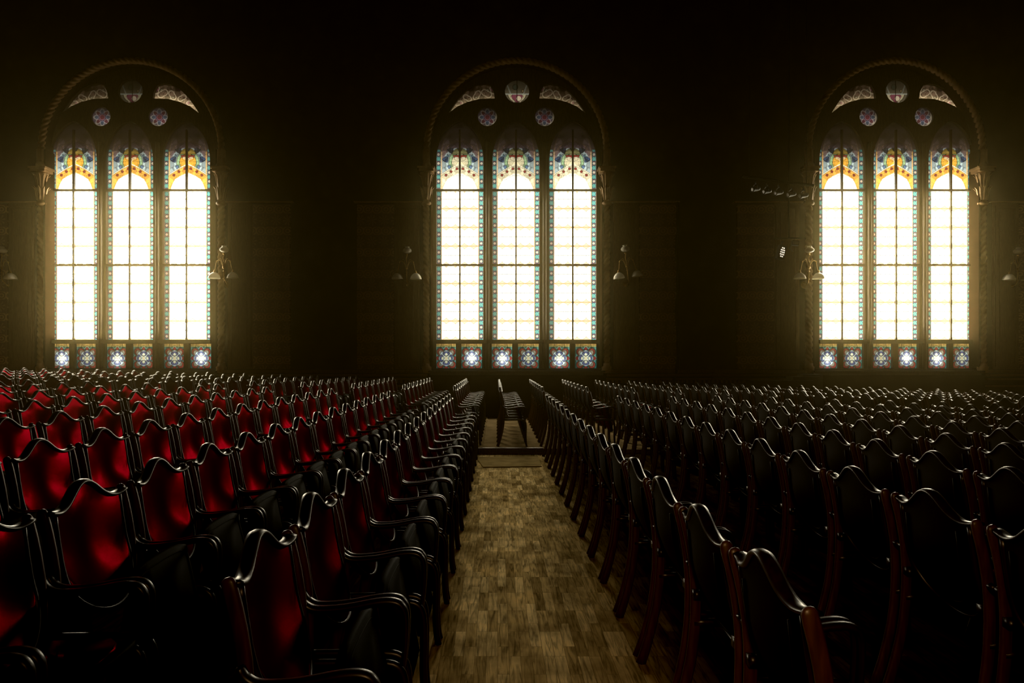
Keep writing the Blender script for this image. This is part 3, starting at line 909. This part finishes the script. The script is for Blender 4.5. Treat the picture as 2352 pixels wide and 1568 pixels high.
CM = chair_meshes()
SEAT_UP = ((.388, 0, .452), (0, math.radians(-102), 0))
SEAT_DOWN = ((.262, 0, .462), (0, math.radians(-3), 0))
def make_chair():
    root = empty('theatre_chair')
    for (nm, s), me in CM.items():
        if nm in ('seat_pad', 'seat_underside'): continue
        o = link(bpy.data.objects.new(nm, me), root)
        if nm == 'seat':
            o.location, o.rotation_euler = SEAT_UP
            for sub in ('seat_pad', 'seat_underside'): link(bpy.data.objects.new(sub, CM[sub, 0]), o)
            if True: pass
    return root
def joined(names, name):
    """small far copy: several wooden pieces of one chair as one part"""
    vs = []; fs = []; mats = []; mi = []
    for key in names:
        me = CM[key]; base = len(vs)
        R = Matrix.Identity(4)
        if key[0] in ('seat', 'seat_pad', 'seat_underside'):
            R = Matrix.Translation(SEAT_UP[0]) @ Euler(SEAT_UP[1]).to_matrix().to_4x4()
        vs += [tuple(R @ v.co) for v in me.vertices]
        m = me.materials[0]
        if m not in mats: mats.append(m)
        for p in me.polygons: fs.append(tuple(i + base for i in p.vertices)); mi.append(mats.index(m))
    me = bpy.data.meshes.new(name); me.from_pydata(vs, [], fs); me.update()
    for m in mats: me.materials.append(m)
    me.polygons.foreach_set('material_index', mi); me.shade_smooth()
    return me
WOODKEYS = [k for k in CM if k[0] in ('rear_leg', 'front_leg', 'back_frame', 'back_board')]
FARMESH = {'frame': joined(WOODKEYS, 'frame'), 'armrest': CM['armrest', 1], 'armrest2': CM['armrest', -1], 'backrest': CM['backrest', 0],
           'seat': joined([('seat', 0), ('seat_pad', 0), ('seat_underside', 0)], 'seat')}
def make_far_chair():
    root = empty('theatre_chair')
    for nm, me in FARMESH.items():
        link(bpy.data.objects.new(nm.rstrip('2'), me), root)
    return root
def dup(root):
    r = root.copy(); COL.objects.link(r)
    for ch in list(root.children):
        c = ch.copy(); COL.objects.link(c); c.parent = r
        for g in list(ch.children):
            d = g.copy(); COL.objects.link(d); d.parent = c
    return r
ORD = ['zeroth', 'first', 'second', 'third', 'fourth', 'fifth', 'sixth', 'seventh', 'eighth', 'ninth', 'tenth', 'eleventh', 'twelfth', 'thirteenth', 'fourteenth', 'fifteenth', 'sixteenth', 'seventeenth', 'eighteenth']
def inframe(X, Y, z, m=30):
    ok = 0
    for dx in (0, .45):
        for dy in (-.24, .24):
            for h in (.05, .6, .93):
                if Y + dy < .3: continue
                px = VX + (X + dx) * F / (Y + dy); py = VY + (EYE - z - h) * F / (Y + dy)
                if -m < px < 2352 + m and py < 1568 + m: ok += 1
    return ok >= 2

slots = []      # (Y, X, z, section, row ordinal, k)
PHASE = {-.79: 1.97, .71: 1.765, 1.75: 2.04, 2.55: 2.05, 3.37: 2.53, 4.2: 2.49, -1.73: 1.445, -2.6: 2.39, -3.53: 2.22, -4.42: 2.03}
left_rows = [r for r in NEAR_ROWS if r[0] < 0][::-1]; right_rows = [r for r in NEAR_ROWS if r[0] > 0]
for side, rows in (('L', left_rows), ('R', right_rows)):
    for n, (X, z) in enumerate(rows, 1):
        y = PHASE.get(X, 2.2); pitch = .555
        cnt = 0
        while y < 9.8:
            if inframe(X, y, z):
                cnt += 1; slots.append((y, X, z, side, n, cnt))
            y += pitch
mid = [r for r in FAR_ROWS]
iC = [r[0] for r in FAR_ROWS].index(0.)
for j, (X, z) in enumerate(FAR_ROWS):
    cnt = 0
    for k in range(8):
        y = 10.56 + .556 * k
        if inframe(X, y, z, 10):
            cnt += 1
            slots.append((y, X, z, 'F', j - iC, k + 1))
slots.sort(key=lambda s: (s[0] if s[3] != 'F' else 100 + s[0] + abs(s[1]) * .02))
print('chair slots', len(slots))
LIMIT = 300
proto = make_chair(); fproto = make_far_chair()
used = [False, False]
for (y, X, z, sec, n, k) in slots[:LIMIT]:
    far = sec == 'F' or y > 6.6
    i = 1 if far else 0
    if not used[i]: o = (fproto if far else proto); used[i] = True
    else: o = dup(fproto if far else proto)
    o.location = (X, y, z)
    o.rotation_euler = (0, 0, 0)
    if not far:
        for ch in o.children:
            if ch.name.startswith('seat'):
                down = (sec == 'R' and n == 1 and k == 1) or (sec == 'L' and n == 2 and abs(y - 2.0) < .2)
                if down: ch.location, ch.rotation_euler = SEAT_DOWN
                else:
                    ch.location = SEAT_UP[0]; ch.rotation_euler = (0, SEAT_UP[1][1] + math.radians(random.uniform(-3, 3)), 0)
    if sec == 'L':
        tag(o, 'red-backed wooden chair, %s from the camera in the %s red-fronted row off the aisle' % (ORD[k], ORD[n]), 'chair', 'theatre chairs in the red-fronted rows')
    elif sec == 'R':
        tag(o, 'dark wooden chair, %s from the camera in the %s back-turned row off the aisle' % (ORD[k], ORD[n]), 'chair', 'theatre chairs in the rows seen from behind')
    else:
        if n == 0: rw = 'the row in line with the bare aisle'
        elif n < 0: rw = 'the %s red-fronted row' % ORD[-n]
        else: rw = 'the %s back-turned row' % ORD[n]
        tag(o, 'platform chair, %s from the step in %s' % (ORD[k], rw), 'chair', 'theatre chairs on the platform below the windows')
rest = slots[LIMIT:]
if rest:
    allme = joined(WOODKEYS + [('armrest', 1), ('armrest', -1), ('backrest', 0)], 'chair')
    n = len(allme.vertices)
    co = np.empty(n * 3); allme.vertices.foreach_get('co', co); co = co.reshape(-1, 3)
    fs = [tuple(p.vertices) for p in allme.polygons]; mi = [p.material_index for p in allme.polygons]
    V = []; Fc = []; MI = []
    for q, (y, X, z, *_r) in enumerate(rest):
        V += (co + np.array((X, y, z))).tolist()
        Fc += [tuple(i + q * n for i in f) for f in fs]; MI += mi
    me = bpy.data.meshes.new('theatre_chair_rows'); me.from_pydata(V, [], Fc); me.update()
    for m in allme.materials: me.materials.append(m)
    me.polygons.foreach_set('material_index', MI); me.shade_smooth()
    tag(link(bpy.data.objects.new('distant_theatre_seating', me)), 'last theatre chairs against the window wall at the ends of the platform rows', 'seating', kind='stuff')

# access plate in the bare aisle, just before the step
c = [(-.335, 9.62), (-.205, 8.74), (.62, 8.80), (.62, 9.70)]
b = MB()
b.rings([[(x, y, .0005) for x, y in c], [(x, y, .011) for x, y in c], [(x * .992 + .001, y * .998 + .018, .014) for x, y in c]])
tag(b.build('floor_plate', PLATEM, smooth=False), 'worn metal access plate lying on the plank aisle before the platform step', 'plate')

# ------------------------------------------------------------------ wall sconces
def make_sconce():
    root = empty('wall_sconce')
    rx = Matrix.Rotation(PI / 2, 3, 'X')
    b = MB(); b.lathe([(.0, .0), (.085, .0), (.09, .012), (.06, .03), (.05, .045), (.025, .06), (.03, .085), (.0, .10)], (0, 0, -.42), 20, rx)
    for q in range(5):
        a = 2 * PI * q / 5; b.lathe([(0, -.012), (.012, 0), (0, .012)], (.06 * math.cos(a), -.035, -.42 + .06 * math.sin(a)), 6)
    b.build('wall_plate', BRASS, root)
    b = MB()
    b.sweep(smooth_path([(0, -.05, -.42), (.02, -.14, -.40), (.0, -.22, -.30), (0, -.24, -.12), (0, -.24, .1), (-.008, -.24, .2), (.012, -.24, .28), (.02, -.24, .32)], 6), circ(.011, 8), (1, 0, 0))
    for z, r in ((-.30, .02), (-.12, .022), (-.03, .034), (.12, .018), (.30, .026)): b.lathe([(0, z - r), (r * .8, z - r * .5), (r, z), (r * .8, z + r * .5), (0, z + r)], (0, -.24, 0), 12)
    b.build('stem', BRASS, root)
    for s in (-1, 1):
        b = MB()
        b.sweep(smooth_path([(s * .015, -.24, -.06), (s * .035, -.24, .04), (s * .075, -.245, .12), (s * .12, -.25, .145), (s * .165, -.25, .11), (s * .185, -.25, .02), (s * .20, -.25, -.06), (s * .218, -.25, -.12)], 6), circ(.008, 6), (0, 1, 0))
        b.sweep(smooth_path([(s * .02, -.24, .0), (s * .04, -.24, .10), (s * .075, -.24, .18), (s * .10, -.24, .17)], 5), circ(.006, 6), (0, 1, 0), scales=None)
        b.lathe([(0, -.03), (.014, -.015), (.02, 0), (.012, .02), (0, .03)], (s * .165, -.25, .11), 8)
        b.lathe([(0, 0), (.028, .0), (.03, .02), (.012, .04), (.016, .06), (0, .07)], (s * .225, -.25, -.155), 12)
        b.build('arm', BRASS, root)
        b = MB()
        o = [(.03, -.15), (.07, -.162), (.11, -.19), (.145, -.23), (.163, -.272), (.168, -.30)]
        i = [(.163, -.30), (.158, -.27), (.14, -.232), (.105, -.195), (.066, -.168), (.03, -.157)]
        b.lathe([(r * .84, z) for r, z in o + i], (s * .226, -.25, 0), 28); b.build('shade', OPAL, root)
    b = MB()
    b.lathe([(r * .9, z) for r, z in [(.03, .335), (.07, .342), (.108, .365), (.12, .395), (.112, .425), (.08, .455), (.058, .463), (.06, .475), (.066, .492), (.06, .492), (.053, .47), (.07, .45), (.104, .42), (.112, .395), (.10, .37), (.06, .35), (.03, .342)]], (.012, -.24, 0), 28)
    b.build('globe', OPAL, root)
    return root
sc0 = make_sconce()
SCON = [(4, 613, 'three-light brass sconce cut by the frame edge, before the window with most red chairs'),
        (514, 611, 'brass sconce overlapping the twisted column of the window above the red-fronted chairs'),
        (934, 613, 'upright brass sconce by the middle window, on the side of the red-fronted chairs'),
        (1437, 610, 'slightly tilted brass sconce between the middle window and the painted pilaster'),
        (1858, 612, 'dim brass sconce below the stage lamps, against the window with them'),
        (2338, 615, 'brass sconce beyond the last twisted column, above the back-turned chairs')]
for i, (px, py, lab) in enumerate(SCON):
    o = sc0 if i == 0 else dup(sc0)
    o.location = at(px, py, WALL_Y - .24) + Vector((0, .24 - (.05 if abs(px - 1437) < 50 else 0.0), 0))
    if i == 3: o.rotation_euler = (0, math.radians(-7), math.radians(4))
    tag(o, lab, 'wall lamp', 'three-light brass sconces on the window wall')

# ------------------------------------------------------------------ stage lamps beside the third window
def make_lamp():
    root = empty('stage_spotlight')
    r = Matrix.Rotation(math.radians(102), 3, 'X')
    b = MB(); b.lathe([(.02, -.18), (.06, -.17), (.075, -.10), (.08, .10), (.095, .12), (.095, .16), (.085, .16), (.08, .13)], (0, 0, 0), 18, r); b.build('lamp_body', BLACK, root)
    b = MB(); b.lathe([(.0, .135), (.05, .142), (.078, .135)], (0, 0, 0), 18, r); b.build('lens', LENS, root)
    b = MB(); b.sweep([(-.095, 0, 0), (-.10, 0, .12), (-.06, 0, .16), (.06, 0, .16), (.10, 0, .12), (.095, 0, 0)], rsec(.025, .008, 6), (0, 1, 0)); b.box((0, 0, .21), (.03, .04, .10)); b.build('yoke', BLACK, root)
    return root
LY = 13.4
l0 = make_lamp()
lp = [(1735, 434), (1761, 439), (1788, 442), (1817, 446), (1845, 449)]
LNAME = ['first', 'second', 'third', 'fourth', 'fifth']
for i, (px, py) in enumerate(lp):
    o = l0 if i == 0 else dup(l0)
    p = at(px, py, LY); o.location = p; o.rotation_euler = (0, 0, math.radians(-70 - 2 * i)); o.scale = (.62, .62, .62)
    tag(o, '%s black stage lamp along the sloping pipe, counted away from the middle window' % LNAME[i], 'stage lamp', 'stage lamps hung on the pipe')
a, c = at(1705, 405, LY), at(1868, 426, LY)
b = MB(); b.sweep([a, c], circ(.03, 10), (0, 1, 0))
pipe = tag(b.build('lighting_pipe', CABLEM), 'thin black pipe under the ceiling carrying five stage lamps', 'pipe')
b = MB()
for q in (.1, .9):
    p = a.lerp(c, q); b.sweep([p, Vector((p.x, p.y, 13.75))], circ(.008, 6), (1, 0, 0))
b.build('suspension_wire', CABLEM, pipe)
# LED flood and small box lamp on a boom stand
st = at(1812, 545, LY + .22)
boom = empty('hanging_lamp_pole', (st.x, st.y, st.z)); tag(boom, 'thin black pole from the ceiling holding the flood lamp and box lamp', 'pole')
b = MB(); b.sweep([(0, 0, -.02), (0, 0, 13.76 - st.z)], circ(.018, 8), (1, 0, 0)); b.build('drop_tube', CABLEM, boom)
b = MB(); b.sweep([(-.32, 0, -.02), (.34, 0, -.02)], circ(.018, 8), (0, 1, 0)); b.build('cross_bar', CABLEM, boom)
led = empty('led_spotlight', at(1797, 579, LY - .05)); led.rotation_euler = (0, math.radians(14), math.radians(10))
tag(led, 'black flood lamp with a grid of bright lens dots beside the third window', 'stage lamp')
b = MB(); b.box((0, .05, 0), (.16, .10, .30)); b.box((0, .08, .2), (.03, .03, .12)); b.build('housing', BLACK, led, False)
b = MB()
for r_ in range(5):
    for c_ in range(2 if r_ in (0, 4) else 3):
        b.lathe([(0, .003), (.010, .002), (.016, 0)], ((c_ - (0.5 if r_ in (0, 4) else 1)) * .036, -.004, (r_ - 2) * .046), 8, Matrix.Rotation(PI / 2, 3, 'X'))
b.build('lens_dots', DOTS, led, False)
bx = empty('box_spotlight', at(1828, 557, LY - .02)); bx.rotation_euler = (0, math.radians(8), math.radians(-12))
tag(bx, 'small pale-faced box lamp clamped beside the flood lamp with lens dots', 'stage lamp')
b = MB(); b.box((0, .06, 0), (.14, .10, .10)); b.build('housing', BLACK, bx, False)
b = MB(); b.box((0, .004, 0), (.11, .012, .065)); b.build('lens', LENS, bx, False)
b = MB(); b.sweep([(-.06, .06, -.05), (-.10, .06, -.12), (-.02, .06, -.18)], circ(.008, 6), (0, 1, 0)); b.build('clamp', BLACK, bx)

# dark stepped plinth below the third window
pl = empty('stepped_plinth', at(1840, 890, 15.0)); tag(pl, 'low dark stepped plinth at the wall before the third window', 'plinth')
org = pl.location
def pbox(name, px0, px1, py0, py1, Y0, Y1):
    x0, x1 = (px0 - VX) * Y0 / F, (px1 - VX) * Y0 / F; z1, z0 = EYE - (py0 - VY) * Y0 / F, EYE - (py1 - VY) * Y0 / F
    b = MB(); b.box(((x0 + x1) / 2 - org.x, (Y0 + Y1) / 2 - org.y, (z0 + z1) / 2 - org.z), (x1 - x0, Y1 - Y0, z1 - z0))
    return b.build(name, WOOD, pl, False)
pbox('lower_tread', 1732, 1870, 874, 985, 14.86, 15.35)
pbox('middle_tread', 1822, 1885, 865, 985, 14.95, 15.35)
pbox('upper_tread', 1845, 1890, 859.5, 985, 15.02, 15.35)

# ------------------------------------------------------------------ light and air
wd = bpy.data.worlds.new('hall air'); SC.world = wd; wd.use_nodes = True
nt = wd.node_tree; nt.nodes.clear()
out = nt.nodes.new('ShaderNodeOutputWorld')
bg = nt.nodes.new('ShaderNodeBackground'); bg.inputs[0].default_value = (0, 0, 0, 1); bg.inputs[1].default_value = 0
nt.links.new(bg.outputs[0], out.inputs[0])
vs = nt.nodes.new('ShaderNodeVolumeScatter')
vs.inputs['Color'].default_value = (1.0, .80, .34, 1); vs.inputs['Density'].default_value = .0021; vs.inputs['Anisotropy'].default_value = .97
v2 = nt.nodes.new('ShaderNodeVolumeScatter')
v2.inputs['Color'].default_value = (1.0, .72, .34, 1); v2.inputs['Density'].default_value = .0006; v2.inputs['Anisotropy'].default_value = .55
ad = nt.nodes.new('ShaderNodeAddShader'); nt.links.new(vs.outputs[0], ad.inputs[0]); nt.links.new(v2.outputs[0], ad.inputs[1])
nt.links.new(ad.outputs[0], out.inputs[1])

def area(name, loc, target, size, power, col):
    L = bpy.data.lights.new(name, 'AREA'); L.shape = 'RECTANGLE'; L.size, L.size_y = size; L.energy = power; L.color = col
    o = bpy.data.objects.new(name, L); COL.objects.link(o); o.location = loc
    o.rotation_euler = (Vector(target) - Vector(loc)).to_track_quat('-Z', 'Y').to_euler()
    return o
# weak warm fill added behind the camera for the near posts
hl = area('warm_fill', (.05, -.45, 1.9), (1.0, 1.7, 1.0), (.4, .3), 5.5, (1, .56, .22))
hl.data.spread = math.radians(110)
gl = area('front_fill', (0, -3.7, 4.2), (0, 15, 6.5), (10, 1.6), 4.5, (1, .8, .5))  # added fill that brightens the window wall and sconces
gl.data.spread = math.radians(70)

# ------------------------------------------------------------------ camera and view
cam = bpy.data.cameras.new('camera'); co_ = bpy.data.objects.new('camera', cam); COL.objects.link(co_)
co_.location = (0, 0, EYE); co_.rotation_euler = (PI / 2, 0, 0)
cam.sensor_width = 36; cam.lens = F / 2352 * 36
cam.shift_x = (1176 - VX) / 2352; cam.shift_y = (VY - 784) / 2352
cam.clip_end = 100
SC.camera = co_
SC.view_settings.view_transform = 'Standard'; SC.view_settings.look = 'None'
SC.view_settings.exposure = 0; SC.view_settings.gamma = 1
SC.view_settings.use_curve_mapping = True
SC.view_settings.curve_mapping.black_level = (.002, .002, .002)
SC.view_settings.curve_mapping.update()
cy = SC.cycles
cy.max_bounces = 5; cy.diffuse_bounces = 2; cy.glossy_bounces = 2; cy.transmission_bounces = 2; cy.volume_bounces = 0; cy.transparent_max_bounces = 4
cy.use_denoising = True; cy.sample_clamp_indirect = 4
cy.caustics_reflective = False; cy.caustics_refractive = False
